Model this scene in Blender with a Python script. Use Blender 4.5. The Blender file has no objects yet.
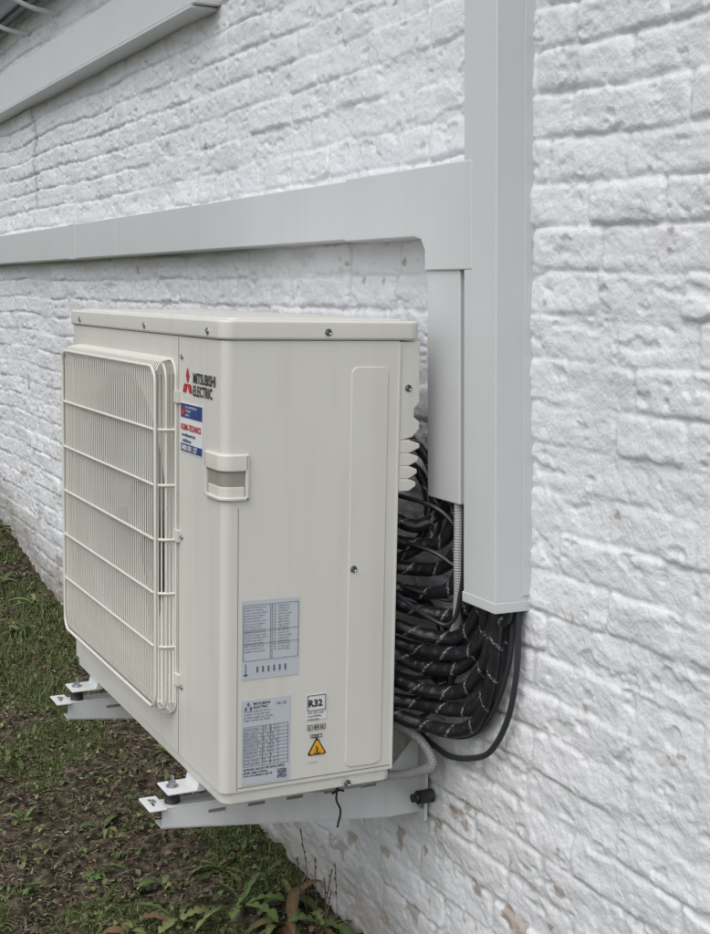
import bpy, bmesh, math, random
import numpy as np
from mathutils import Vector, Matrix
random.seed(4); R=np.random.RandomState(11)
S=bpy.context.scene
# ------------------------------------------------------------------ camera
f,yaw,pit,rol=1332.5061,0.4594,0.1274,0.0178
C=Vector((-0.7479,-1.9876,0.8431))
fw=Vector((math.sin(yaw)*math.cos(pit),math.cos(yaw)*math.cos(pit),-math.sin(pit)))
r0=Vector((math.cos(yaw),-math.sin(yaw),0)); u0=r0.cross(fw)
r2=r0*math.cos(rol)+u0*math.sin(rol); u2=-r0*math.sin(rol)+u0*math.cos(rol)
cd=bpy.data.cameras.new("camera"); cam=bpy.data.objects.new("camera",cd); S.collection.objects.link(cam)
M=Matrix((r2,u2,-fw)).transposed().to_4x4(); M.translation=C; cam.matrix_world=M
cd.sensor_fit='HORIZONTAL'; cd.sensor_width=36; cd.lens=f/710*36; cd.clip_start=.05; cd.clip_end=2000
S.camera=cam
# ------------------------------------------------------------------ light
W=bpy.data.worlds.new("World"); S.world=W; W.use_nodes=True; nt=W.node_tree; bg=nt.nodes['Background']
sky=nt.nodes.new('ShaderNodeTexSky'); sky.sky_type='NISHITA'; sky.sun_disc=False
EL,AZ=math.radians(55),math.radians(240)
sky.sun_elevation=EL; sky.sun_rotation=AZ; sky.dust_density=3; sky.air_density=1
hs=nt.nodes.new('ShaderNodeHueSaturation'); hs.inputs['Saturation'].default_value=.42
nt.links.new(sky.outputs[0],hs.inputs['Color']); nt.links.new(hs.outputs[0],bg.inputs[0]); bg.inputs[1].default_value=.15
sl=bpy.data.lights.new("sun",'SUN'); sun=bpy.data.objects.new("sun",sl); S.collection.objects.link(sun)
sl.energy=1.25; sl.angle=math.radians(75); sl.color=(1,.985,.965)
sd=Vector((math.sin(AZ)*math.cos(EL),math.cos(AZ)*math.cos(EL),math.sin(EL)))
sun.rotation_euler=sd.to_track_quat('Z','Y').to_euler(); sun.location=sd*20
S.view_settings.view_transform='Standard'; S.view_settings.look='None'; S.view_settings.exposure=0
# ------------------------------------------------------------------ materials
def mat(name,col,rough=.5,metal=0,nscale=8,nvar=.06,bump=0,bscale=200,spec=.5,grime=0):
    m=bpy.data.materials.new(name); m.use_nodes=True; n=m.node_tree.nodes; l=m.node_tree.links
    b=n['Principled BSDF']; b.inputs['Roughness'].default_value=rough; b.inputs['Metallic'].default_value=metal
    b.inputs['Specular IOR Level'].default_value=spec
    tc=n.new('ShaderNodeTexCoord'); no=n.new('ShaderNodeTexNoise'); no.inputs['Scale'].default_value=nscale; no.inputs['Detail'].default_value=6
    l.new(tc.outputs['Object'],no.inputs['Vector'])
    mx=n.new('ShaderNodeMix'); mx.data_type='RGBA'; mx.inputs[6].default_value=tuple(c*(1-nvar*1.6) for c in col[:3])+(1,); mx.inputs[7].default_value=tuple(min(1,c*(1+nvar)) for c in col[:3])+(1,)
    l.new(no.outputs['Fac'],mx.inputs[0]); out=mx.outputs[2]
    if grime:
        mp=n.new('ShaderNodeMapping'); mp.inputs['Scale'].default_value=(30,30,2.5); l.new(tc.outputs['Object'],mp.inputs[0])
        g=n.new('ShaderNodeTexNoise'); g.inputs['Scale'].default_value=1; g.inputs['Detail'].default_value=5; l.new(mp.outputs[0],g.inputs['Vector'])
        rp=n.new('ShaderNodeValToRGB'); rp.color_ramp.elements[0].position=.5; rp.color_ramp.elements[1].position=.8; l.new(g.outputs['Fac'],rp.inputs[0])
        mu=n.new('ShaderNodeMath'); mu.operation='MULTIPLY'; mu.inputs[1].default_value=grime; l.new(rp.outputs[0],mu.inputs[0])
        m2=n.new('ShaderNodeMix'); m2.data_type='RGBA'; m2.inputs[7].default_value=(.36,.34,.29,1); l.new(mu.outputs[0],m2.inputs[0]); l.new(out,m2.inputs[6]); out=m2.outputs[2]
    l.new(out,b.inputs['Base Color'])
    if bump:
        n2=n.new('ShaderNodeTexNoise'); n2.inputs['Scale'].default_value=bscale; n2.inputs['Detail'].default_value=4
        l.new(tc.outputs['Object'],n2.inputs['Vector'])
        bp=n.new('ShaderNodeBump'); bp.inputs['Strength'].default_value=bump; bp.inputs['Distance'].default_value=.001
        l.new(n2.outputs['Fac'],bp.inputs['Height']); l.new(bp.outputs[0],b.inputs['Normal'])
    return m
m_cream=mat("cream_paint",(.68,.67,.62,1),.4,nvar=.03,nscale=3,bump=.08,bscale=500,grime=.16)
m_cream2=mat("cream_plastic",(.69,.675,.615,1),.4,nvar=.03)
m_grille=mat("grille_coating",(.70,.69,.63,1),.4,nvar=.02)
m_dark=mat("dark_gap",(.03,.03,.028,1),.7)
m_groove=mat("groove_shadow_gap",(.22,.21,.18,1),.7)
m_steel=mat("zinc_steel",(.45,.46,.48,1),.35,.9,nscale=60,nvar=.2)
m_label=mat("label_paper",(.52,.56,.61,1),.35,nvar=.03)
m_white=mat("label_white",(.75,.76,.76,1),.4,nvar=.02)
m_ink=mat("ink_grey",(.13,.14,.17,1),.5)
m_black=mat("black_ink",(.02,.02,.02,1),.4)
m_red=mat("logo_red",(.50,.015,.015,1),.4)
m_blue=mat("sticker_blue",(.015,.045,.22,1),.35)
m_yel=mat("warning_yellow",(.80,.38,.01,1),.4)
m_trunk=mat("trunking_plastic",(.605,.625,.63,1),.36,nscale=5,nvar=.035,bump=.05,bscale=60,grime=.07)
m_brk=mat("bracket_paint",(.68,.70,.71,1),.35,nscale=20,nvar=.07,grime=.2)
m_rub=mat("rubber",(.025,.025,.025,1),.6)
m_fan=mat("fan_plastic",(.30,.31,.31,1),.5)
m_coil=mat("coil_dark",(.08,.08,.085,1),.5,nscale=40,nvar=.3)
m_cond=mat("conduit_grey",(.42,.43,.42,1),.5)
m_gut=mat("zinc_gutter",(.42,.46,.50,1),.45,.2,nscale=15,nvar=.2)
m_roof=mat("roof_sheet",(.16,.16,.16,1),.7)
m_cable=mat("cable_sheath",(.035,.038,.045,1),.4)
def hosemat():
    m=bpy.data.materials.new("black_tape_wrap"); m.use_nodes=True; n=m.node_tree.nodes; l=m.node_tree.links
    b=n['Principled BSDF']; b.inputs['Roughness'].default_value=.34
    a=n.new('ShaderNodeAttribute'); a.attribute_name='st'
    sx=n.new('ShaderNodeSeparateXYZ'); l.new(a.outputs['Vector'],sx.inputs[0])
    def mth(op,x,y=None):
        k=n.new('ShaderNodeMath'); k.operation=op
        for i,v in enumerate((x,y)):
            if v is None: continue
            if isinstance(v,(int,float)): k.inputs[i].default_value=v
            else: l.new(v,k.inputs[i])
        return k.outputs[0]
    ph=mth('FRACT',mth('ADD',mth('ADD',mth('MULTIPLY',sx.outputs[0],16.0),sx.outputs[1]),sx.outputs[2]))
    band=mth('MULTIPLY',mth('GREATER_THAN',ph,.45),mth('LESS_THAN',ph,.545))
    cv=n.new('ShaderNodeCombineXYZ'); l.new(mth('MULTIPLY',sx.outputs[0],520.0),cv.inputs[0]); l.new(mth('MULTIPLY',sx.outputs[1],34.0),cv.inputs[1]); l.new(mth('MULTIPLY',sx.outputs[2],50.0),cv.inputs[2])
    no=n.new('ShaderNodeTexNoise'); no.inputs['Scale'].default_value=1.0; no.inputs['Detail'].default_value=1; l.new(cv.outputs[0],no.inputs['Vector'])
    mk=mth('MULTIPLY',band,mth('GREATER_THAN',no.outputs['Fac'],.54))
    mx=n.new('ShaderNodeMix'); mx.data_type='RGBA'; mx.inputs[6].default_value=(.018,.019,.022,1); mx.inputs[7].default_value=(.42,.42,.42,1)
    l.new(mk,mx.inputs[0]); l.new(mx.outputs[2],b.inputs['Base Color'])
    n2=n.new('ShaderNodeTexNoise'); n2.inputs['Scale'].default_value=110; n2.inputs['Detail'].default_value=2; bp=n.new('ShaderNodeBump'); bp.inputs['Strength'].default_value=.5; bp.inputs['Distance'].default_value=.002
    tc=n.new('ShaderNodeTexCoord'); l.new(tc.outputs['Object'],n2.inputs['Vector']); l.new(n2.outputs['Fac'],bp.inputs['Height']); l.new(bp.outputs[0],b.inputs['Normal'])
    return m
m_hose=hosemat()
# ------------------------------------------------------------------ mesh helpers
def link(o,parent=None):
    S.collection.objects.link(o)
    if parent: o.parent=parent
    return o
def empty(name,loc=(0,0,0)):
    e=bpy.data.objects.new(name,None); e.empty_display_size=.1; S.collection.objects.link(e); e.location=loc; return e
def mesh(name,V,F,mats,parent=None,smooth=False,mi=None):
    me=bpy.data.meshes.new(name); me.from_pydata([tuple(v) for v in V],[],F)
    for m in (mats if isinstance(mats,(list,tuple)) else [mats]): me.materials.append(m)
    if mi: me.polygons.foreach_set('material_index',mi)
    if smooth: me.polygons.foreach_set('use_smooth',[True]*len(me.polygons))
    me.update()
    return link(bpy.data.objects.new(name,me),parent)
def box(name,lo,hi,m,parent=None,bev=0,seg=2):
    V=[(x,y,z) for x in (lo[0],hi[0]) for y in (lo[1],hi[1]) for z in (lo[2],hi[2])]
    F=[(0,1,3,2),(4,6,7,5),(0,4,5,1),(2,3,7,6),(0,2,6,4),(1,5,7,3)]
    o=mesh(name,V,F,m,parent)
    if bev: addbev(o,bev,seg)
    return o
def addbev(o,w,seg=2,ang=40):
    b=o.modifiers.new("bevel",'BEVEL'); b.width=w; b.segments=seg; b.limit_method='ANGLE'; b.angle_limit=math.radians(ang)
    o.data.polygons.foreach_set('use_smooth',[True]*len(o.data.polygons))
    w=o.modifiers.new("wn",'WEIGHTED_NORMAL'); w.keep_sharp=False
def prism(name,poly,axis,a,b,m,parent=None,bev=0,seg=2):
    def P(p,t):
        return (t,p[0],p[1]) if axis==0 else ((p[0],t,p[1]) if axis==1 else (p[0],p[1],t))
    n=len(poly); V=[P(p,a) for p in poly]+[P(p,b) for p in poly]
    F=[tuple(range(n)),tuple(range(2*n-1,n-1,-1))]+[(i,n+i,n+(i+1)%n,(i+1)%n) for i in range(n)]
    o=mesh(name,V,F,m,parent)
    bm=bmesh.new(); bm.from_mesh(o.data); bmesh.ops.recalc_face_normals(bm,faces=bm.faces); bm.to_mesh(o.data); bm.free()
    if bev: addbev(o,bev,seg)
    return o
def rrect(x0,y0,x1,y1,r,n=6):
    P=[]
    for cx,cy,a0 in ((x1-r,y1-r,0),(x0+r,y1-r,90),(x0+r,y0+r,180),(x1-r,y0+r,270)):
        for i in range(n+1):
            a=math.radians(a0+90*i/n); P.append((cx+r*math.cos(a),cy+r*math.sin(a)))
    return P
def catmull(P,step):
    P=[np.array(p,float) for p in P]; P=[2*P[0]-P[1]]+P+[2*P[-1]-P[-2]]; out=[]
    for i in range(1,len(P)-2):
        a,b,c,d=P[i-1:i+3]; n=max(2,int(np.linalg.norm(c-b)/step))
        for k in range(n):
            t=k/n; out.append(.5*((2*b)+(c-a)*t+(2*a-5*b+4*c-d)*t*t+(-a+3*b-3*c+d)*t**3))
    out.append(P[-2]); return np.array(out)
class MB:
    def __init__(s): s.V=[];s.F=[];s.st=[];s.M=[];s.id=0
    def tube(s,P,r,n=8,rf=None,mi=0,cap=True):
        P=np.array(P); T=np.gradient(P,axis=0); T/=np.linalg.norm(T,axis=1)[:,None]+1e-12
        L=np.concatenate([[0],np.cumsum(np.linalg.norm(np.diff(P,axis=0),axis=1))])
        up=np.array([0,0,1.]) if abs(T[0][2])<.9 else np.array([1.,0,0])
        N=np.cross(T[0],up); N/=np.linalg.norm(N); base=len(s.V)
        for i in range(len(P)):
            N=N-T[i]*(N@T[i]); N/=np.linalg.norm(N); B=np.cross(T[i],N)
            for k in range(n+1):
                t=k/n; a=2*math.pi*t; rr=r*(rf(L[i],t) if rf else 1)
                s.V.append(P[i]+rr*(math.cos(a)*N+math.sin(a)*B)); s.st.append((L[i],t,s.id))
        for i in range(len(P)-1):
            for k in range(n):
                a=base+i*(n+1)+k; s.F.append((a,a+1,a+n+2,a+n+1)); s.M.append(mi)
        if cap:
            s.F.append(tuple(base+k for k in range(n))); s.M.append(mi)
            e=base+(len(P)-1)*(n+1); s.F.append(tuple(e+k for k in range(n-1,-1,-1))); s.M.append(mi)
    def cyl(s,c,d,r,h,n=12,mi=0):
        d=np.array(d,float)/np.linalg.norm(d); c=np.array(c,float); s.tube([c,c+d*h],r,n,mi=mi)
    def box(s,lo,hi,mi=0):
        b=len(s.V)
        for x in (lo[0],hi[0]):
            for y in (lo[1],hi[1]):
                for z in (lo[2],hi[2]): s.V.append((x,y,z)); s.st.append((0,0,0))
        for q in [(0,1,3,2),(4,6,7,5),(0,4,5,1),(2,3,7,6),(0,2,6,4),(1,5,7,3)]: s.F.append(tuple(b+i for i in q)); s.M.append(mi)
    def obj(s,name,mats,parent=None,smooth=True,attr=False):
        o=mesh(name,s.V,s.F,mats,parent,smooth,s.M)
        if attr:
            a=o.data.attributes.new('st','FLOAT_VECTOR','POINT'); a.data.foreach_set('vector',np.array(s.st,dtype=np.float32).ravel())
        return o
# ------------------------------------------------------------------ numpy noise
def vnoise(x,y,seed):
    T=np.random.RandomState(seed).rand(256,256).astype(np.float32)
    xi=np.floor(x).astype(int); yi=np.floor(y).astype(int); fx=x-xi; fy=y-yi
    fx=fx*fx*(3-2*fx); fy=fy*fy*(3-2*fy)
    a=T[xi%256,yi%256];b=T[(xi+1)%256,yi%256];c=T[xi%256,(yi+1)%256];d=T[(xi+1)%256,(yi+1)%256]
    return ((a*(1-fx)+b*fx)*(1-fy)+(c*(1-fx)+d*fx)*fy)*2-1
def fbm(x,y,seed,o=3):
    r=0;a=1;t=0
    for i in range(o): r=r+a*vnoise(x*2**i+7.3*i,y*2**i+3.1*i,seed+i); t+=a; a*=.5
    return r/t
def sst(a,b,x): t=np.clip((x-a)/(b-a),0,1); return t*t*(3-2*t)
def gridobj(name,X,Y,Z,mats,attrs={},parent=None):
    ny,nx=X.shape; n=nx*ny; me=bpy.data.meshes.new(name)
    me.vertices.add(n); me.vertices.foreach_set('co',np.stack([X,Y,Z],-1).astype(np.float32).ravel())
    i=np.arange(n).reshape(ny,nx); q=np.stack([i[:-1,:-1],i[:-1,1:],i[1:,1:],i[1:,:-1]],-1).reshape(-1,4)
    me.loops.add(q.size); me.loops.foreach_set('vertex_index',q.ravel().astype(np.int32))
    me.polygons.add(len(q)); me.polygons.foreach_set('loop_start',(np.arange(len(q))*4).astype(np.int32)); me.polygons.foreach_set('loop_total',np.full(len(q),4,np.int32))
    me.polygons.foreach_set('use_smooth',np.ones(len(q),bool)); me.update(calc_edges=True)
    for k,v in attrs.items():
        a=me.attributes.new(k,'FLOAT','POINT'); a.data.foreach_set('value',v.astype(np.float32).ravel())
    me.materials.append(mats)
    return link(bpy.data.objects.new(name,me),parent)
# ------------------------------------------------------------------ terrain height
def zg0(y): return np.interp(y,[-50,.3,1.0,3.2,4.3,7,40],[-.56,-.53,-.50,-.34,-.2,-.1,-.1])
def zg(x,y):
    z=zg0(y)+.025*fbm(x/.35,y/.35,50,3)*np.exp(-((np.abs(x)+np.abs(y-2))/12)**2)
    return z+.012*sst(.1,.46,x)
# ------------------------------------------------------------------ brick wall
ys=[-4.0]
while ys[-1]<12:
    y=ys[-1]; ys.append(y+(.012 if y<-.95 else max(.0030,.00150*(y+2))*(1 if y<6 else 2)))
ys=np.array(ys); zs=np.concatenate([np.arange(-.8,1.95,.0034),np.arange(1.95,2.3,.02)])
YY,ZZ=np.meshgrid(ys,zs)
def wallfn(Y,Z):
    ch=.0680; bl=.215
    Zw=Z+.013*fbm(Y/.6,Z/.5,1,2)+.0042*fbm(Y/.09,Z/.08,3,2)+.0018*fbm(Y/.02,Z/.02,5,2)
    row=np.floor(Zw/ch).astype(int); v=Zw/ch-row
    T=np.random.RandomState(5).rand(512,512); off=T[row%512,0]*.55+(row%2)*.5
    Yw=Y/bl+off+.026*fbm(Y/.06,Z/.04,8,3)
    i=np.floor(Yw).astype(int)
    def J(k): return (T[row%512,(k+40)%512]-.5)*.42
    e0=i+J(i); e1=i+1+J(i+1)
    lo=Yw<e0; hi=Yw>=e1
    i=i-lo+hi; e0=i+J(i); e1=i+1+J(i+1)
    du=np.minimum(Yw-e0,e1-Yw)*bl; dv=np.minimum(v,1-v)*ch
    br=T[(row*7+3)%512,(i*13+200)%512]; br2=T[(row*5+1)%512,(i*11+77)%512]; br3=T[(row*3+9)%512,(i*17+31)%512]
    rr=.014
    d=rr-np.sqrt(np.clip(rr-du,0,None)**2+np.clip(rr-dv,0,None)**2)
    d=d+.0044*fbm(Y/.026,Z/.020,12,3)+.002*(br3-.5)
    mask=sst(.0003,.0060,d); soft=sst(0,.014,d)
    reg=.62+.85*fbm(Y/.36,Z/.20,20,3)+.38*fbm(Y/.07,Z/.05,23,2)
    fill=np.clip(reg,.10,1.1)
    h=(.6*mask+.4*soft)*.0070*fill+mask*(br-.5)*.0060+mask*((br2-.5)*.11*(v-.5)*ch+(br3-.5)*.03*(Yw-.5*(e0+e1))*bl)
    rg=1-np.abs(fbm(Y/.05,Z/.027,30,3))
    h=h+.0026*(rg-.7)+.0023*fbm(Y/.08,Z/.035,33,3)+.0013*fbm(Y/.013,Z/.010,34,3)+.006*fbm(Y/.5,Z/.4,38,2)
    sp=sst(.34,.47,fbm(Y/.05,Z/.026,44,3)); h=h-.0032*sp*mask
    pit=sst(.45,.6,fbm(Y/.012,Z/.010,48,2)); h=h-.0014*pit
    return h,mask,sp,fill
H,mask,sp,fill=wallfn(YY,ZZ)
n1=fbm(YY/.05,ZZ/.035,60,4); n2=fbm(YY/.4,ZZ/.3,70,3)
low=sst(.15,-.35,ZZ-zg0(YY)-.45)
chip=sst(.36,.48,n1+.28*n2+.40*low-.30+.12*(1-mask)*low)
foot=sst(.30,.02,ZZ-zg0(YY)+.12*n2+.06*n1)
chip=np.maximum(chip,.8*foot*sst(-.35,.35,n1))
chip=np.maximum(chip,sst(.035,.0,np.abs(YY-3.33-.03*fbm(ZZ/.05,ZZ*0,80,2)))*sst(1.15,1.2,ZZ)*sst(1.56,1.5,ZZ)*.8)
n3=fbm(YY/.12,ZZ/.12,150,4)
dirt=np.clip(.46*(1-mask)*(.6+.6*n2)*fill+.7*foot+.14*sp+.10*sst(0,.5,n3),0,1)
def wallmat():
    m=bpy.data.materials.new("white_painted_brick"); m.use_nodes=True; n=m.node_tree.nodes; l=m.node_tree.links; b=n['Principled BSDF']
    b.inputs['Roughness'].default_value=.5
    tc=n.new('ShaderNodeTexCoord')
    def noise(sc,det=5):
        k=n.new('ShaderNodeTexNoise'); k.inputs['Scale'].default_value=sc; k.inputs['Detail'].default_value=det; l.new(tc.outputs['Object'],k.inputs['Vector']); return k.outputs['Fac']
    def mix(fac,a,c):
        k=n.new('ShaderNodeMix'); k.data_type='RGBA'
        for s,v in ((0,fac),(6,a),(7,c)):
            if isinstance(v,tuple) or isinstance(v,float): k.inputs[s].default_value=v
            else: l.new(v,k.inputs[s])
        return k.outputs[2]
    base=mix(noise(3),(.74,.76,.79,1),(.83,.84,.86,1))
    at=n.new('ShaderNodeAttribute'); at.attribute_name='dirt'; ac=n.new('ShaderNodeAttribute'); ac.attribute_name='chip'
    c=mix(at.outputs['Fac'],base,(.34,.34,.315,1))
    br=mix(noise(30),(.24,.17,.125,1),(.45,.40,.35,1))
    mm=n.new('ShaderNodeMath'); mm.operation='MULTIPLY'; l.new(ac.outputs['Fac'],mm.inputs[0]); mm.inputs[1].default_value=.75
    c=mix(mm.outputs[0],c,br); l.new(c,b.inputs['Base Color'])
    bp=n.new('ShaderNodeBump'); bp.inputs['Strength'].default_value=.6; bp.inputs['Distance'].default_value=.003
    l.new(noise(160,5),bp.inputs['Height'])
    l.new(bp.outputs[0],b.inputs['Normal']); return m
wall=gridobj("brick_wall",.472-H,YY,ZZ,wallmat(),{'chip':chip,'dirt':dirt})
# ------------------------------------------------------------------ ground
def axis(lo,hi,step,far):
    a=list(np.arange(lo,hi,step)); s=step
    while a[-1]<far: s*=1.25; a.append(a[-1]+s)
    b=[lo]; s=step
    while b[-1]>-far: s*=1.25; b.append(b[-1]-s)
    return np.array(b[::-1][:-1]+a)
gx=axis(-.9,.62,.006,400); gy=axis(.1,4.6,.008,400)
GX,GY=np.meshgrid(gx,gy)
near=np.exp(-((GX/3)**2+((GY-2)/6)**2))
GZ=zg(GX,GY)+near*(.022*fbm(GX/.07,GY/.07,90,3)+.010*fbm(GX/.02,GY/.02,95,2))
def mossf(x,y): return fbm(x/.20,y/.24,100,4)+.28*sst(1.4,3.0,y)-.04+.35*fbm(x/.06,y/.06,120,2)
moss=sst(-.02,.22,mossf(GX,GY))
def groundmat():
    m=bpy.data.materials.new("soil_and_moss"); m.use_nodes=True; n=m.node_tree.nodes; l=m.node_tree.links; b=n['Principled BSDF']; b.inputs['Roughness'].default_value=.9
    b.inputs['Specular IOR Level'].default_value=.2
    tc=n.new('ShaderNodeTexCoord')
    def noise(sc,det=6):
        k=n.new('ShaderNodeTexNoise'); k.inputs['Scale'].default_value=sc; k.inputs['Detail'].default_value=det; l.new(tc.outputs['Object'],k.inputs['Vector']); return k.outputs['Fac']
    def ramp(fac,st):
        k=n.new('ShaderNodeValToRGB'); e=k.color_ramp.elements
        e[0].position,e[0].color=st[0]; e[1].position,e[1].color=st[1]
        for p,c in st[2:]: x=e.new(p); x.color=c
        l.new(fac,k.inputs[0]); return k.outputs[0]
    soil=ramp(noise(45),[(.34,(.020,.016,.011,1)),(.66,(.16,.13,.09,1)),(.5,(.062,.048,.033,1))])
    gr=ramp(noise(70),[(.32,(.022,.030,.010,1)),(.68,(.11,.125,.045,1))])
    at=n.new('ShaderNodeAttribute'); at.attribute_name='moss'
    k=n.new('ShaderNodeMix'); k.data_type='RGBA'; l.new(at.outputs['Fac'],k.inputs[0]); l.new(soil,k.inputs[6]); l.new(gr,k.inputs[7]); l.new(k.outputs[2],b.inputs['Base Color'])
    bp=n.new('ShaderNodeBump'); bp.inputs['Strength'].default_value=1; bp.inputs['Distance'].default_value=.014; l.new(noise(90),bp.inputs['Height']); l.new(bp.outputs[0],b.inputs['Normal']); return m
gridobj("ground",GX,GY,GZ,groundmat(),{'moss':moss})
def folmat(name,rough=.55):
    m=bpy.data.materials.new(name); m.use_nodes=True; n=m.node_tree.nodes; l=m.node_tree.links; b=n['Principled BSDF']; b.inputs['Roughness'].default_value=rough; b.inputs['Specular IOR Level'].default_value=.3
    a=n.new('ShaderNodeAttribute'); a.attribute_name='col'
    no=n.new('ShaderNodeTexNoise'); no.inputs['Scale'].default_value=150; tc=n.new('ShaderNodeTexCoord'); l.new(tc.outputs['Object'],no.inputs['Vector'])
    hv=n.new('ShaderNodeHueSaturation'); mm=n.new('ShaderNodeMath'); mm.operation='MULTIPLY_ADD'; l.new(no.outputs['Fac'],mm.inputs[0]); mm.inputs[1].default_value=1.0; mm.inputs[2].default_value=.5
    l.new(mm.outputs[0],hv.inputs['Value']); l.new(a.outputs['Color'],hv.inputs['Color']); l.new(hv.outputs[0],b.inputs['Base Color'])
    return m
m_fol=folmat("foliage"); 
def colmesh(name,V,F,Cc,m,parent=None,smooth=False):
    V=np.asarray(V,np.float32); F=np.asarray(F,np.int32); me=bpy.data.meshes.new(name); k=F.shape[1]
    me.vertices.add(len(V)); me.vertices.foreach_set('co',V.ravel()); me.loops.add(F.size); me.loops.foreach_set('vertex_index',F.ravel())
    me.polygons.add(len(F)); me.polygons.foreach_set('loop_start',(np.arange(len(F))*k).astype(np.int32)); me.polygons.foreach_set('loop_total',np.full(len(F),k,np.int32))
    if smooth: me.polygons.foreach_set('use_smooth',np.ones(len(F),bool))
    me.update(calc_edges=True); a=me.attributes.new('col','FLOAT_COLOR','POINT'); a.data.foreach_set('color',np.asarray(Cc,np.float32).ravel()); me.materials.append(m)
    return link(bpy.data.objects.new(name,me),parent)
def gz_at(x,y): return zg(x,y)+.022*fbm(x/.07,y/.07,90,3)
def blades(N,xlo,xhi,ylo,yhi,thr,lmin,lmax,wid,flat,cols,seed):
    r=np.random.RandomState(seed); x=r.uniform(xlo,xhi,N); y=r.uniform(ylo,yhi,N)
    d=mossf(x,y)
    k=d>thr+r.uniform(-.2,.2,N); x=x[k];y=y[k];N=len(x)
    z=gz_at(x,y)+.003; L=r.uniform(lmin,lmax,N); a=r.uniform(0,2*np.pi,N); t=r.uniform(*flat,N)
    dx,dy=np.cos(a),np.sin(a); px,py=-dy,dx; w=wid*r.uniform(.6,1.4,N)
    P0=np.stack([x,y,z],1); D1=np.stack([dx*np.cos(t),dy*np.cos(t),np.sin(t)],1); t2=t-r.uniform(.2,1.1,N); D2=np.stack([dx*np.cos(t2),dy*np.cos(t2),np.sin(t2)],1)
    Wv=np.stack([px,py,np.zeros(N)],1)*w[:,None]; P1=P0+D1*(L*.55)[:,None]; P2=P1+D2*(L*.45)[:,None]
    V=np.stack([P0-Wv,P0+Wv,P1+Wv*.8,P1-Wv*.8,P2+Wv*.1,P2-Wv*.1],1).reshape(-1,3)
    b=np.arange(N)[:,None]*6; F=np.concatenate([b+[0,1,2,3],b+[3,2,4,5]])
    cc=np.array(cols)[r.randint(0,len(cols),N)]*r.uniform(.6,1.35,(N,1)); Cc=np.repeat(np.concatenate([cc,np.ones((N,1))],1),6,0)
    return V,F,Cc
G=[(.08,.12,.03),(.10,.14,.04),(.06,.09,.025),(.13,.15,.05),(.16,.15,.075)]; Bn=[(.13,.10,.06),(.20,.16,.10),(.07,.055,.038),(.27,.23,.16)]
parts=[blades(100000,-1.0,.45,.0,5.6,.12,.010,.034,.0011,(.3,1.4),G,1), blades(18000,-1.0,.45,2.0,6.5,.08,.03,.065,.0015,(.5,1.4),G,2),
       blades(22000,-1.0,.45,.0,5,-1.9,.012,.055,.0011,(-.05,.35),Bn,3), blades(16000,-1.0,.45,.0,5,-1.9,.006,.018,.0040,(-.05,.5),Bn+G[:2],4),
       blades(75000,-1.0,.45,.0,5.4,.02,.004,.010,.0030,(.0,.8),[(.08,.12,.03),(.10,.14,.045),(.055,.08,.025),(.13,.14,.05)],5)]
V=[];F=[];Cc=[];o=0
for v,ff,c in parts: V.append(v);F.append(ff+o);Cc.append(c);o+=len(v)
colmesh("grass",np.concatenate(V),np.concatenate(F),np.concatenate(Cc),m_fol)
def leaf(V,F,Cc,base,az,tilt,L,w,col,droop=1.0,lobes=0):
    n=17 if lobes else 9; b=len(V); d=np.array([math.cos(az),math.sin(az),0]); s=np.array([-math.sin(az),math.cos(az),0]); p=np.array(base,float); t=tilt
    roll=random.uniform(-.4,.4); s=s*math.cos(roll)+np.array([0,0,math.sin(roll)])
    for i in range(n):
        u=i/(n-1)
        if lobes:
            ww=w*(.25+.85*u)*(1 if u<.85 else (1-u)/.15+.05); 
            if i%3==0 and u<.85: ww*=.4
        else: ww=w*(math.sin(math.pi*min(1,u*.93+.05))**.75)*(.25 if u<.22 else 1)
        up=np.array([0,0,1])
        V.append(p-s*ww+up*ww*.35); V.append(p.copy()); V.append(p+s*ww+up*ww*.35)
        for k in (.85,1.35,.95): Cc.append((col[0]*k,col[1]*k,col[2]*k,1))
        step=L/(n-1); p=p+(d*math.cos(t)+up*math.sin(t))*step; t-=droop*random.uniform(.12,.26)*8/(n-1)
    for i in range(n-1):
        a=b+i*3; F.append((a,a+1,a+4,a+3)); F.append((a+1,a+2,a+5,a+4))
def weed(name,x,y,n,L,w,cols,tilt=(.2,1.1),lobes=0):
    V=[];F=[];Cc=[]; z=float(gz_at(np.array([x]),np.array([y]))[0])
    for i in range(n):
        leaf(V,F,Cc,(x+random.uniform(-.012,.012),y+random.uniform(-.012,.012),z),random.uniform(0,6.28),random.uniform(*tilt),L*random.uniform(.5,1.15),w*random.uniform(.6,1.2),random.choice(cols),1,lobes)
    colmesh(name,V,F,Cc,m_fol,smooth=True)
gc=[(.085,.13,.04),(.11,.15,.05),(.06,.09,.03),(.15,.17,.065)]; rc=gc+gc+[(.14,.085,.045),(.13,.11,.05)]
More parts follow.
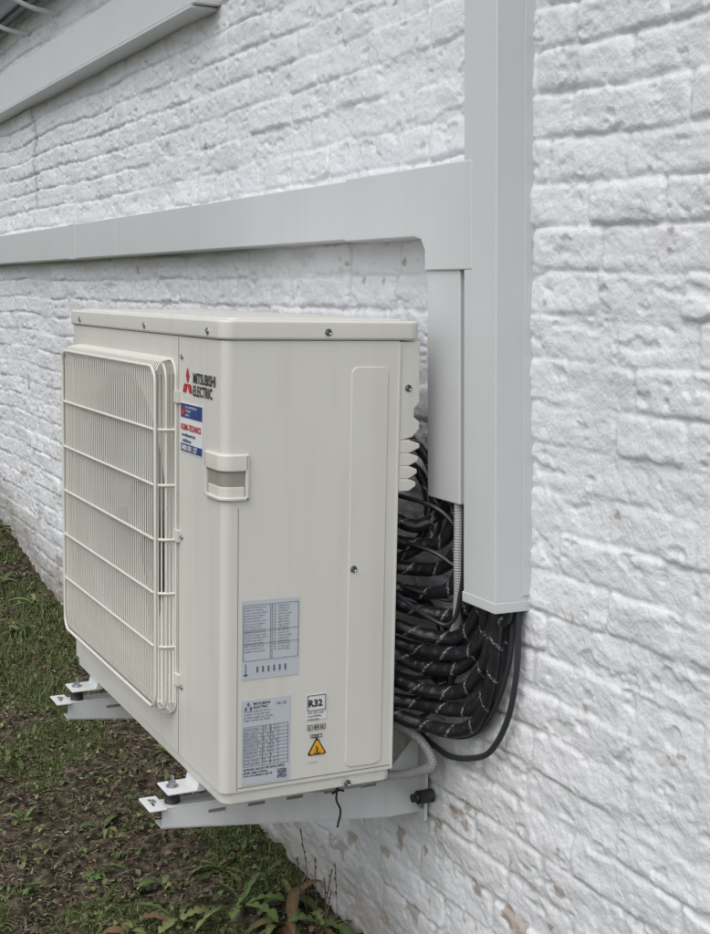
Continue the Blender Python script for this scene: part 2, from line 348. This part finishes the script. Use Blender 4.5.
for (x,y,n,L,w,l) in [(.05,.95,8,.09,.010,1),(.14,.62,9,.11,.013,1),(.27,.60,10,.12,.015,1),(.34,.52,10,.12,.013,0),(.40,.46,10,.12,.015,1),(.39,.60,9,.10,.012,0),(.30,.80,7,.09,.011,1),(.33,.42,10,.12,.015,1),
        (.37,.72,9,.10,.012,1),(.22,.48,9,.11,.014,1),(.03,.62,8,.07,.012,0),(.16,.80,7,.07,.011,0),(.42,.36,9,.11,.013,0),(.41,.9,7,.08,.009,1),(-.06,1.25,8,.05,.009,0),(-.12,.9,7,.05,.010,0),(.12,1.15,7,.06,.009,0),(.0,1.6,7,.06,.009,0),
        (.38,3.0,12,.13,.009,0),(.30,3.3,14,.12,.009,0),(.25,2.7,10,.09,.008,0),(.40,3.9,14,.15,.010,0),(.33,4.3,14,.15,.010,0),(.1,3.1,10,.09,.009,0),(.0,2.2,9,.06,.009,0),(.41,1.5,8,.07,.008,0),(.42,2.1,9,.08,.008,0)]:
    weed("weed_plant",x,y,n,L,w,rc if y<.7 else gc,lobes=l)
V=[];F=[];Cc=[]
rr=random.Random(9)
for i in range(950):
    x=rr.uniform(-.6,.44); y=rr.uniform(.35,3.6); z=float(gz_at(np.array([x]),np.array([y]))[0])+rr.uniform(.006,.016)
    a=rr.uniform(0,6.28)
    for k in range(3): leaf(V,F,Cc,(x,y,z),a+k*2.1,rr.uniform(-.05,.5),rr.uniform(.008,.022),rr.uniform(.003,.008),rr.choice(gc+[(.16,.12,.07),(.10,.07,.04)]))
colmesh("clover_leaves",V,F,Cc,m_fol,smooth=True)
b=MB(); 
for i in range(8):
    x=.43-random.uniform(0,.05); y=.50+random.uniform(-.08,.08); z=-.53; h=random.uniform(.12,.26); dx,dy=random.uniform(-.05,.02),random.uniform(-.05,.05)
    b.tube(catmull([(x,y,z),(x+dx*.2,y+dy*.2,z+h*.5),(x+dx,y+dy,z+h)],.02),.0009,4)
    for k in range(5):
        u=.62+k*.08; b.tube([(x+dx*u*u,y+dy*u*u,z+h*u),(x+dx*u*u+random.uniform(-.004,.004),y+dy*u*u+random.uniform(-.004,.004),z+h*u+.009)],.0015,4)
b.obj("dry_grass_stalks",[mat("dry_stalk",(.12,.11,.06,1),.8)])
# ------------------------------------------------------------------ trunking
TS=.052
def shear(o,z0=.34):
    for v in o.data.vertices: v.co.y+=TS*(v.co.z-z0)
WX=.478
t1=empty("cable_trunking")
def Lp(y0,y1,x): return [(x,y0),(x,y1),(WX,y1),(WX,y0)]
o=prism("cover",Lp(-.190,-.089,.400),2,.350,2.2,m_trunk,t1,.003,3); shear(o)
o=prism("end_cap",Lp(-.1915,-.0875,.3985),2,.334,.3515,m_trunk,t1,.0015,2); shear(o)
o=box("base_rail",(.452,-.1925,.36),(WX,-.0865,2.2),m_trunk,t1,.001); shear(o)
t2=empty("cable_trunking")
o=prism("cover",Lp(-.070,.042,.404),2,.494,.90,m_trunk,t2,.003,3); shear(o)
pe=[(-.078,1.069),(-.088,.890),(.071,.890),(.072,.925),(.088,.944),(.112,.949),(.395,.949),(.395,1.069)]
o=prism("elbow",pe,0,.3985,WX,m_trunk,t2,.003,3)
t3=empty("cable_trunking")
for k,(a,c) in enumerate([(.397,2.00),(2.003,4.0),(4.003,6.0),(6.003,8.0)]):
    prism("cover_%d"%k,[(.402,.952),(.402,1.066),(WX,1.066),(WX,.952)],1,a,c,m_trunk,t3,.003,3)
box("joint_sleeve",(.4005,2.48,.950),(WX,2.56,1.068),m_trunk,t3,.002)
t4=empty("cable_trunking")
prism("cover",[(.400,1.563),(.400,1.70),(.415,1.715),(WX,1.715),(WX,1.563)],1,1.29,8.0,m_trunk,t4,.004,3)
box("base_rail",(.395,1.30,1.553),(WX,8.0,1.5605),m_trunk,t4,.001)
box("end_cap",(.398,1.270,1.561),(WX,1.292,1.717),m_trunk,t4,.003)
# ------------------------------------------------------------------ gutter
g=empty("rain_gutter")
b=MB(); N=14; GZc=1.965; GXc=.355
for t in np.linspace(-4,12,9):
    for k in range(N+1):
        a=math.pi+math.pi*k/N; b.V.append((GXc+.060*math.cos(a),t,GZc+.060*math.sin(a))); b.st.append((0,0,0))
for i in range(8):
    for k in range(N):
        q=i*(N+1)+k; b.F.append((q,q+1,q+N+2,q+N+1)); b.M.append(0)
o=b.obj("half_round_channel",[m_gut],g); sm=o.modifiers.new("s",'SOLIDIFY'); sm.thickness=.003
b=MB(); b.tube([(GXc-.063,-4,GZc),(GXc-.063,12,GZc)],.009,10); b.obj("bead",[m_gut],g)
b=MB()
for y in np.arange(-3.82,12,.45):
    b.tube(catmull([(.46,y,GZc-.13),(.43,y,GZc-.13),(.36,y,GZc-.12),(.29,y,GZc-.085),(.275,y,GZc-.02),(.29,y,GZc+.01)],.02),.009,8)
b.obj("hooks",[m_brk],g)
box("fascia_board",(.430,-4,1.93),(.4562,12,2.25),m_gut,g)
e=empty("roof_eave"); prism("roof_slab",[(.33,2.06),(.33,2.10),(4.0,4.2),(4.0,4.1)],1,-4,12,m_roof,e)
# ------------------------------------------------------------------ AC unit
U=empty("air_conditioner_outdoor_unit")
D=.316; WW=.95; H0=.77; rc_=.016
bm=bmesh.new()
def quad(ps):
    return bm.faces.new([bm.verts.new(p) for p in ps])
prof=[]
for i in range(9):
    a=math.pi*1.5-math.pi/2*i/8; prof.append((rc_+rc_*math.cos(a),rc_+rc_*math.sin(a)))
z0=.022
near_=[(D,0)]+prof
for i in range(len(near_)-1):
    (xa,ya),(xb,yb)=near_[i],near_[i+1]
    quad([(xa,ya,z0),(xb,yb,z0),(xb,yb,H0),(xa,ya,H0)])
    quad([(xa,WW-ya,z0),(xb,WW-yb,z0),(xb,WW-yb,H0),(xa,WW-ya,H0)])
quad([(D,0,z0),(D,WW,z0),(D,WW,H0),(D,0,H0)])
quad([(D,0,z0),(D,WW,z0),(rc_,WW,z0),(rc_,0,z0)])
a0,a1,b0,b1=.262,.868,.105,.711; cy,cz,cr=.565,.408,.285
quad([(0,rc_,z0),(0,a0,z0),(0,a0,H0),(0,rc_,H0)]); quad([(0,a1,z0),(0,WW-rc_,z0),(0,WW-rc_,H0),(0,a1,H0)])
quad([(0,a0,z0),(0,a1,z0),(0,a1,b0),(0,a0,b0)]); quad([(0,a0,b1),(0,a1,b1),(0,a1,H0),(0,a0,H0)])
n=64
def sq(t):
    c,s=math.cos(t),math.sin(t); k=.303/max(abs(c),abs(s)); return (0,cy+c*k,cz+s*k)
for i in range(n):
    t,t2_=2*math.pi*i/n,2*math.pi*(i+1)/n
    ci=lambda t,r,x:(x,cy+math.cos(t)*r,cz+math.sin(t)*r)
    quad([sq(t),sq(t2_),ci(t2_,cr,0),ci(t,cr,0)])
    for (ra,xa,rb,xb) in ((cr,0,cr-.008,.004),(cr-.008,.004,cr-.014,.015),(cr-.014,.015,cr-.014,.11)):
        quad([ci(t,ra,xa),ci(t2_,ra,xa),ci(t2_,rb,xb),ci(t,rb,xb)])
bmesh.ops.remove_doubles(bm,verts=bm.verts,dist=1e-5); bmesh.ops.recalc_face_normals(bm,faces=bm.faces)
me=bpy.data.meshes.new("casing"); bm.to_mesh(me); bm.free(); me.materials.append(m_cream)
o=link(bpy.data.objects.new("casing",me),U)
for p in me.polygons: p.use_smooth=len(p.vertices)==4 and abs(p.normal.x)<.98 and abs(p.normal.y)<.98 and abs(p.normal.x)>.02
prism("base_pan",rrect(.004,.004,D+.004,WW-.004,.02),2,0,.030,m_cream,U,.003)
b=MB(); b.box((.112,.28,.12),(.118,.85,.70),0); b.obj("coil_backing",[m_coil],U,False)
b=MB(); b.cyl((.03,cy,cz),(1,0,0),.06,.06,32)
for k in range(3):
    base=len(b.V); 
    for i in range(8):
        r_=.055+i*.028
        for j in range(7):
            t=k*2*math.pi/3+(j/6)*1.35-.12*i*.3; b.V.append((.035+.055*(j/6),cy+r_*math.cos(t),cz+r_*math.sin(t))); b.st.append((0,0,0))
    for i in range(7):
        for j in range(6): q=base+i*7+j; b.F.append((q,q+1,q+8,q+7)); b.M.append(0)
b.obj("fan",[m_fan],U)
o=prism("lid",rrect(-.005,-.005,.356,WW+.005,.022),2,H0+.001,.803,m_cream,U,.005,3)
prism("lid_top_step",rrect(.014,.014,.338,WW-.014,.02),2,.800,.8060,m_cream,U,.0025,3)
prism("service_panel_emboss",rrect(.226,.036,.295,.727,.012),1,-.0022,.002,m_cream,U,.0018,3)
box("panel_edge_return",(.3135,-.0018,.022),(.318,.01,.768),m_cream,U,.001)
box("front_panel_seam",(-.0006,.2180,.022),(.0010,.2194,.769),m_groove,U)
box("side_panel_seam",(.0262,-.0005,.024),(.0271,.0010,.500),m_groove,U)
box("base_seam",(.03,-.0007,.0285),(.314,.001,.0297),m_groove,U)
prism("rear_cover",[(.3185,.769),(.355,.769),(.357,.665),(.347,.655),(.347,.640),(.358,.632),(.358,.620),(.345,.606),(.3185,.600)],1,.001,.12,m_cream,U,.002,2)
prism("rear_louver_body",[(.3185,.602),(.341,.602),(.338,.515),(.3185,.515)],1,.002,.11,m_cream2,U,.001)
for k in range(4):
    z=.600-k*.022
    prism("rear_louver_%d"%k,[(.3185,z),(.345-k*.001,z-.001),(.359-k*.002,z-.006),(.359-k*.002,z-.013),(.340,z-.021),(.3185,z-.021)],1,.001,.11,m_cream2,U,.0015,2)
box("rear_panel",(.3185,.13,.02),(.335,.94,.768),m_cream,U,.002)
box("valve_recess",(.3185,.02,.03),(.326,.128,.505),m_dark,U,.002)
hp=[]
for i in range(9):
    a=math.pi*1.5-math.pi/2*i/8; hp.append((rc_+(rc_+.006)*math.cos(a),rc_+(rc_+.006)*math.sin(a)))
outer=[(.043,-.006)]+hp+[(-.006,.072)]; inner=[(.0,.072),(.002,.03),(.03,.002),(.043,.001)]
def hprism(name,za,zb,m,bev=.002):
    return prism(name,[(x,y) for x,y in outer]+inner,2,za,zb,m,U,bev,2)
hprism("handle_lip",.560,.588,m_cream2,bev=.004)
hprism("handle_base",.513,.5185,m_cream2,bev=.0015)
prism("handle_cheek_side",[(.0375,.513),(.043,.513),(.043,.588),(.0375,.588)],1,-.006,.001,m_cream2,U,.0015)
prism("handle_cheek_front",[(.066,.513),(.072,.513),(.072,.588),(.066,.588)],0,-.006,.001,m_cream2,U,.0015)
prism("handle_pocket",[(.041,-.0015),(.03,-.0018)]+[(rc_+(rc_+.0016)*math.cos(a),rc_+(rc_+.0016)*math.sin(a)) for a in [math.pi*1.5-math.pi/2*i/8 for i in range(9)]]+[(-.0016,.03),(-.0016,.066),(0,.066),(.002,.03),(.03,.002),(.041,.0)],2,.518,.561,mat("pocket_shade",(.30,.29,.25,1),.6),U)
prism("handle_inner_step",[(.036,-.003)]+[(rc_+(rc_+.003)*math.cos(a),rc_+(rc_+.003)*math.sin(a)) for a in [math.pi*1.5-math.pi/2*i/8 for i in range(9)]]+[(-.003,.060),(.0,.060),(.002,.03),(.03,.002),(.036,.001)],2,.518,.535,m_cream2,U,.001)
b=MB()
def screw(x,y,z,d,r=.0046):
    b.cyl((x,y,z),d,r*1.35,.0014,14,0); b.cyl((x+d[0]*.0014,y+d[1]*.0014,z+d[2]*.0014),d,r*.85,.0018,12,0)
    c=(x+d[0]*.0032,y+d[1]*.0032,z+d[2]*.0032); e1=.003;e2=.0006
    if d[1]: b.box((c[0]-e1,c[1]-.0002,c[2]-e2),(c[0]+e1,c[1]+.0002,c[2]+e2),1); b.box((c[0]-e2,c[1]-.0003,c[2]-e1),(c[0]+e2,c[1]+.0003,c[2]+e1),1)
for x,z in ((.235,.385),(.231,.008),(.334,.690)): screw(x,-.0022 if z>.3 and x<.3 else (-.0005 if x<.3 else .001),z,(0,-1,0))
for x in (.180,): screw(x,-.005,.784,(0,-1,0),.0045)
for y in (.06,.40,.86): screw(-.005,y,.783,(-1,0,0),.0045)
for y,z in ((.20,.735),(.20,.15),(.20,.42)): screw(-.0005,y,z,(-1,0,0),.0035)
b.obj("screws",[m_steel,m_dark],U)
# grille
b=MB(); gy0,gy1,gz0,gz1,gx_=.240,.892,.102,.716,-.036
def rail(z,r=.0030,x=gx_):
    b.tube(catmull([(.001,gy0-.010,z),(x*.6,gy0-.008,z),(x,gy0+.012,z),(x,gy0+.05,z),(x,.55,z),(x,gy1-.05,z),(x,gy1-.012,z),(x*.6,gy1+.008,z),(.001,gy1+.010,z)],.01),r,6)
for z in (.606,.508,.411,.314,.217): rail(z)
for x,r_ in ((gx_,.0034),(gx_+.018,.0026),(-.002,.003)):
    o_=.012*(x-gx_)/.034
    P=[(x,a,c) for a,c in rrect(gy0-o_,gz0-o_,gy1+o_,gz1+o_,.03,6)]; P.append(P[0]); b.tube(P,r_,6,cap=False)
for i,y in enumerate(np.arange(gy0+.010,gy1-.006,.0122)):
    b.tube(catmull([(.0,y,gz0-.012),(gx_*.55,y,gz0-.009),(gx_+.005,y,gz0+.008),(gx_+.005,y,gz0+.04),(gx_+.005,y,.4),(gx_+.005,y,gz1-.04),(gx_+.005,y,gz1-.008),(gx_*.55,y,gz1+.009),(0,y,gz1+.012)],.03),.0015,5)
for x,dy in ((gx_+.005,0),(gx_+.011,-.002),(gx_+.0175,-.004),(gx_+.024,-.0065),(gx_+.030,-.009)):
    for yb,s_ in ((gy0,1),(gy1,-1)): b.tube([(x,yb+s_*dy,gz0+.012),(x,yb+s_*dy,gz1-.012)],.0016,5)
b.obj("fan_grille",[m_grille],U)
b=MB()
for z in (.655,.41,.15): b.box((-.006,gy0-.032,z),(.001,gy0-.010,z+.02),0)
b.obj("grille_clips",[m_cream2],U,False)
# ---- labels
def plate_side(name,x0,x1,z0,z1,m,t=.0006,off=0): return box(name,(x0,-.0004-t-off,z0),(x1,-.0004-off,z1),m,U)
def text_side(name,body,x,z,size,m,off=.0015,bold=0,sp=1.0,align='LEFT'):
    c=bpy.data.curves.new(name,'FONT'); c.body=body; c.size=size; c.offset=bold; c.space_line=sp; c.align_x=align; c.materials.append(m); c.resolution_u=2
    o=link(bpy.data.objects.new(name,c),U); o.rotation_euler=(math.pi/2,0,0); o.location=(x,-off,z); return o
def text_front(name,body,y,z,size,m,off=.0015,bold=0,sp=1.0,sx=1):
    o=text_side(name,body,0,z,size,m,off,bold,sp); o.rotation_euler=(math.pi/2,0,-math.pi/2); o.location=(-off,y,z); o.scale=(sx,1,1); return o
plate_side("wiring_label",.034,.136,.213,.346,m_label)
rt=random.Random(3)
def word(n): return "".join(rt.choice("abcdefghiklmnoprstuvz") for _ in range(n))
def line(n):
    s=""
    while len(s)<n: s+=word(rt.randint(2,8))+" "
    return s[:n]
for c,(x,w) in enumerate(((.038,24),(.090,22))):
    text_side("label_text","\n".join((line(w-rt.randint(0,6)) if c==0 else "%d   %s"%(rt.randint(10,99),line(12))) for _ in range(17)),x,.333,.0042,m_ink,sp=1.1)
b=MB()
for x in (.036,.084,.087,.134): b.box((x,-.0018,.245),(x+.0005,-.0012,.338))
for k in (0,5,9,17): b.box((.036,-.0018,.245+k*.0055),(.134,-.0012,.2453+k*.0055))
for k in range(6): b.box((.060+k*.010,-.0018,.224),(.063+k*.010,-.0012,.234)) 
b.box((.040,-.0018,.220),(.0415,-.0012,.24)); b.box((.0375,-.0018,.220),(.044,-.0012,.2225))
b.obj("label_lines",[m_ink],U,False)
plate_side("rating_label",.035,.122,.033,.178,m_label)
text_side("rating_title","ELECTRIC",.055,.163,.0060,m_black,bold=.0001)
text_side("rating_title2","MITSUBISHI",.055,.169,.0060,m_black,bold=.0001)
b=MB()
for s_ in ((0,.0045),(-.0045,-.003),(.0045,-.003)):
    cx_,cz_=.046+s_[0],.1665+s_[1]; k=len(b.V)
    for q in ((0,.0045),(.0026,0),(0,-.0045),(-.0026,0)): b.V.append((cx_+q[0],-.0016,cz_+q[1])); b.st.append((0,0,0))
    b.F.append((k,k+1,k+2,k+3)); b.M.append(0)
for k in range(12): b.box((.038,-.0018,.064+k*.0062),(.118,-.0012,.0643+k*.0062))
for x in (.038,.072,.086,.1,.1175): b.box((x,-.0018,.064),(x+.0004,-.0012,.132))
for i in range(12):
    for j in range(12):
        if rt.random()<.5: b.box((.099+i*.0014,-.0018,.037+j*.0014),(.1004+i*.0014,-.0012,.0384+j*.0014))
b.obj("rating_lines",[m_ink],U,False)
text_side("rating_ce","UK CE",.096,.165,.0065,m_ink,bold=.0001)
text_side("rating_text","\n".join(line(30-rt.randint(0,8)) for _ in range(4)),.038,.157,.0050,m_ink)
text_side("rating_table","\n".join(line(12)+"   %d.%d   %d  %d"%(rt.randint(1,9),rt.randint(0,99),rt.randint(10,99),rt.randint(10,99)) for _ in range(11)),.039,.1275,.0050,m_ink,sp=1.22)
text_side("rating_foot","\n".join([line(26).upper(),line(22),line(24)]),.038,.057,.0052,m_black,bold=.0001)
b=MB()
def frame(x0,x1,z0,z1,t=.0008):
    for q in (((x0,z0),(x1,z0+t)),((x0,z1-t),(x1,z1)),((x0,z0),(x0+t,z1)),((x1-t,z0),(x1,z1))): b.box((q[0][0],-.0022,q[0][1]),(q[1][0],-.0016,q[1][1]))
plate_side("refrigerant_label",.151,.189,.130,.175,m_white)
frame(.153,.187,.146,.173); text_side("r_text","R32",.1545,.1535,.0165,m_black,off=.002,bold=.0006)
text_side("r_sub","A2L A2L %s\n%s\n%s"%(word(4),word(11),word(9)),.1535,.1405,.0055,m_black)
frame(.154,.163,.112,.121); frame(.166,.175,.112,.121); frame(.178,.187,.112,.121)
frame(.160,.181,.098,.104)
b.obj("symbol_frames",[m_black],U,False)
text_side("sym_text","i",.157,.1135,.008,m_black,bold=.0003); text_side("sym_text2","m",.1672,.1145,.008,m_black,bold=.0002); text_side("sym_text3","u",.180,.1142,.008,m_black,bold=.0003)
text_side("sym_text4","CO2",.163,.0985,.006,m_black,bold=.0002)
def tri(name,cx_,cz_,r,m,y):
    rr_=r*.12; P=[]
    for k in range(3):
        a=math.pi/2+k*2*math.pi/3; c=((r-rr_*2)*math.cos(a)+cx_,(r-rr_*2)*math.sin(a)+cz_)
        for j in range(5): aa=a-math.pi/3+2*math.pi/3*j/4; P.append((c[0]+rr_*math.cos(aa),c[1]+rr_*math.sin(aa)))
    prism(name,P,1,y,y+.0006,m,U)
tri("warning_triangle_border",.172,.078,.0215,m_black,-.0012); tri("warning_triangle_face",.172,.078,.0170,m_yel,-.0020)
b=MB(); k=0
for q in ((-.002,.007),(.0012,.0015),(-.0018,0),(.0015,-.006)):
    if k: b.tube([(.172+pq[0],-.0024,.076+pq[1]),(.172+q[0],-.0024,.076+q[1])],.0010,5)
    pq=q;k=1
b.tube(catmull([(.166,-.0024,.0725),(.172,-.0024,.0695),(.178,-.0024,.0725)],.002),.0008,5)
b.obj("warning_symbol",[m_black],U)
text_side("panel_mark","1 6 2 8 0 1",.155,.053,.0045,m_ink)
b=MB(); ez=.6905
for dy,dz in ((0,.0145),(.0125,-.0075),(-.0125,-.0075)):
    k=len(b.V)
    if dy==0: pts=((0,.0145),(.0080,0),(0,-.0145),(-.0080,0))
    else:
        s_=1 if dy>0 else -1; pts=((-s_*.0120,.0075),(s_*.0040,.0075),(s_*.0120,-.0075),(-s_*.0040,-.0075))
    for q in pts: b.V.append((-.0014,.170+dy+q[0],ez+dz+q[1])); b.st.append((0,0,0))
    b.F.append((k,k+1,k+2,k+3)); b.M.append(0)
b.obj("brand_emblem",[m_red],U,False)
text_front("brand_text","MITSUBISHI\nELECTRIC",.142,.694,.0245,m_black,bold=.0006,sp=.86,sx=.88)
box("sticker_white",(-.0010,.094,.572),(-.0004,.205,.658),m_white,U)
box("sticker_blue_top",(-.0018,.096,.632),(-.0011,.203,.656),m_blue,U); box("sticker_blue_foot",(-.0018,.096,.574),(-.0011,.203,.587),m_blue,U)
text_front("sticker_name","KLIMA-TECHNICS",.202,.611,.0145,m_red,off=.002,bold=.0005,sx=.88)
text_front("sticker_sub","www.klima-airco.be",.198,.600,.0085,m_blue,off=.002,bold=.0003)
text_front("sticker_sub2","info@klima.be",.194,.5905,.0075,m_blue,off=.002,bold=.0003)
text_front("sticker_num","0400 001 127",.198,.5765,.0125,m_white,off=.0024,bold=.0004,sx=1.15)
b=MB(); b.cyl((-.0018,.190,.644),(-1,0,0),.008,.0006,20,0); b.obj("sticker_emblem",[m_red],U); text_front("sticker_top","airco warmtepomp\nventilatie\nservice",.178,.649,.0075,m_white,off=.0024,sp=.9)
# ------------------------------------------------------------------ brackets
def bracket(y):
    B=empty("wall_bracket")
    web=[(-.055,-.080),(-.055,-.046),(.455,-.046),(.455,-.132),(.40,-.132)]
    prism("web",web,1,y-.0015,y+.0015,m_brk,B,.0006)
    box("top_flange",(-.078,y-.0020,-.0475),(.455,y+.040,-.0445),m_brk,B,.001)
    V=[(-.055,y+.0018,-.080),(-.055,y+.038,-.080),(.40,y+.038,-.132),(.40,y+.0018,-.132),(-.055,y+.0018,-.083),(-.055,y+.038,-.083),(.40,y+.038,-.135),(.40,y+.0018,-.135)]
    mesh("bottom_flange",V,[(0,1,2,3),(7,6,5,4),(0,4,5,1),(1,5,6,2),(2,6,7,3),(3,7,4,0)],m_brk,B)
    b=MB()
    for k in range(5): b.box((.03+k*.075,y-.0022,-.066),(.062+k*.075,y-.0016,-.060))
    b.obj("web_slots",[m_groove],B,False)
    box("wall_plate",(.4545,y-.026,-.142),(.4605,y+.060,.045),m_brk,B,.001)
    prism("wall_gusset",[(.385,-.046),(.452,.030),(.452,-.046)],1,y-.001,y+.0016,m_brk,B)
    b=MB(); b.cyl((-.030,y+.02,-.044),(0,0,1),.014,.022,16,0); b.cyl((.335,y+.02,-.044),(0,0,1),.014,.03,16,0); b.obj("rubber_mount",[m_rub],B)
    box("unit_foot",(-.048,y-.012,-.0205),(.02,y+.05,-.016),m_brk,B,.002); 
    prism("foot_riser",[(.004,-.018),(.02,-.018),(.026,.002),(.010,.002)],1,y-.012,y+.05,m_brk,B,.001)
    box("slot_plate",(-.082,y-.016,-.0440),(-.050,y+.050,-.0400),m_brk,B,.0015)
    b=MB(); b.cyl((-.030,y+.02,-.016),(0,0,1),.011,.0022,16,0); b.cyl((-.030,y+.02,-.0138),(0,0,1),.0075,.007,6,0); b.cyl((-.030,y+.02,-.007),(0,0,1),.0035,.010,8,0)
    b.cyl((-.066,y+.02,-.040),(0,0,1),.006,.004,6,0)
    for z in (-.11,.02): b.cyl((.4545,y-.012,z),(-1,0,0),.009,.006,6,0); b.cyl((.4545,y-.012,z),(-1,0,0),.012,.002,16,0)
    b.obj("bolts",[m_steel],B,False)
    b=MB(); b.box((-.070,y+.004,-.0445),(-.066,y+.036,-.0395)); b.obj("slot",[m_dark],B,False)
bracket(.145); bracket(.80)
b=MB(); b.cyl((.462,.108,-.088),(-1,0,0),.013,.03,14,0); b.cyl((.432,.108,-.088),(-1,0,0),.008,.012,10,0); b.obj("wall_anchor",[m_rub])
# ------------------------------------------------------------------ hoses
b=MB()
def hose(P,r=.0135,seed=0,jit=.0055):
    rs=random.Random(seed*7+2); k1,k2=rs.uniform(0,1),rs.uniform(24,34); b.id=rs.uniform(0,1)
    P=[P[0]]+[(p[0]+rs.uniform(-jit,jit*.4),p[1]+rs.uniform(-jit,jit),p[2]+rs.uniform(-jit,jit)) for i,p in enumerate(P[1:-2])]+list(P[-2:])
    def rf(s,t):
        ph=(s*k2*1.3+t+k1)%1; return 1+.10*(ph if ph<.88 else (1-ph)/.12*.88)-.05+.02*math.sin(s*90+k1*9)
    b.tube(catmull(P,.0032),r,16,rf,0)
lowz=[.296,.256,.204,.160,.122,.092,.232]
for i,z in enumerate(lowz):
    P=[(.318,.11,z+.012),(.352,.085-.012*(i%3),z+.004),(.395,.045-.012*(i%2),z-.010),(.430,-.005-.008*i,z-.004),(.440,-.045-.010*i,z+.020+.003*i)]
    P+=[(.438+.006*math.sin(i*2.),-.080-.013*i,max(z+.080,.25-.008*i))]+[(.436+.010*math.sin(i*2.1),-.098-.012*i,.325),(.436,-.104-.011*i,.42)]
    hose(P,.0130,i)
for i,z in enumerate([.455,.415,.372,.335]):
    P=[(.318,.12,z),(.350,.10,z-.004),(.395,.075,z-.014),(.428,.045-.012*i,z+.002),(.438,.018-.017*i,z+.05),(.438,.010-.019*i,max(.50,z+.11)),(.438,.008-.019*i,.62)]
    hose(P,.0125,20+i)
hose([(.325,.20,.585),(.385,.16,.60),(.425,.10,.565),(.43,.06,.50),(.42,.05,.42),(.36,.10,.37),(.33,.12,.36)],.0095,40)
hose([(.33,.22,.54),(.40,.17,.555),(.432,.12,.52),(.43,.09,.45),(.40,.10,.39),(.35,.14,.36),(.33,.16,.35)],.0095,41)
hose([(.33,.2,.30),(.40,.12,.305),(.44,.06,.27),(.445,.03,.20),(.43,.05,.13),(.37,.12,.10),(.34,.15,.09)],.0095,42)
hose([(.33,.2,.20),(.41,.10,.18),(.445,.02,.15),(.450,-.05,.18),(.450,-.10,.25),(.45,-.13,.32),(.45,-.135,.40)],.0095,43)
b.obj("insulated_pipe_bundle",[m_hose],None,True,True)
b=MB()
b.tube(catmull([(.448,-.172,.40),(.450,-.184,.30),(.449,-.184,.22),(.449,-.162,.14),(.449,-.112,.070),(.449,-.045,.036),(.446,.02,.020),(.44,.07,.026),(.42,.11,.045),(.36,.16,.06)],.006),.0055,10)
b.tube(catmull([(.445,-.165,.40),(.446,-.172,.28),(.444,-.155,.20),(.444,-.11,.125),(.442,-.05,.080),(.43,.02,.062),(.40,.08,.07),(.35,.12,.09)],.006),.0046,10)
for i in range(6): b.tube(catmull([(.33,.12+.01*i,.10+.08*i),(.40,.07-.01*i,.08+.08*i),(.435,.02-.01*i,.14+.06*i),(.445,-.02-.01*i,.25+.05*i),(.44,-.04-.012*i,.52)],.008),.0042,8)
b.tube(catmull([(.33,.02,.33),(.38,.00,.29),(.410,-.03,.28),(.418,-.05,.34),(.42,-.055,.52)],.008),.0040,8)
b.obj("electric_cable",[m_cable])
rib=lambda s,t: 1+.10*math.sin(s*2*math.pi/.0045)
b=MB()
b.tube(catmull([(.418,-.030,.60),(.416,-.040,.48),(.414,-.046,.40),(.420,-.040,.33),(.432,-.01,.26),(.43,.05,.20),(.38,.13,.16)],.0011),.0080,12,rib)
b.tube(catmull([(.34,.10,.09),(.40,.06,.05),(.425,.045,.00),(.41,.09,-.03),(.36,.118,-.040),(.30,.112,-.041),(.22,.114,-.038),(.15,.16,-.034),(.10,.2,-.03)],.0011),.0085,12,rib)
b.obj("corrugated_conduit",[m_cond])
b=MB(); b.tube(catmull([(.262,.098,-.03),(.258,.098,-.06),(.268,.100,-.085),(.262,.100,-.115)],.004),.0020,6); b.tube(catmull([(.25,.100,-.050),(.262,.098,-.044),(.276,.105,-.05)],.004),.0020,6); b.obj("cable_tie",[m_rub])
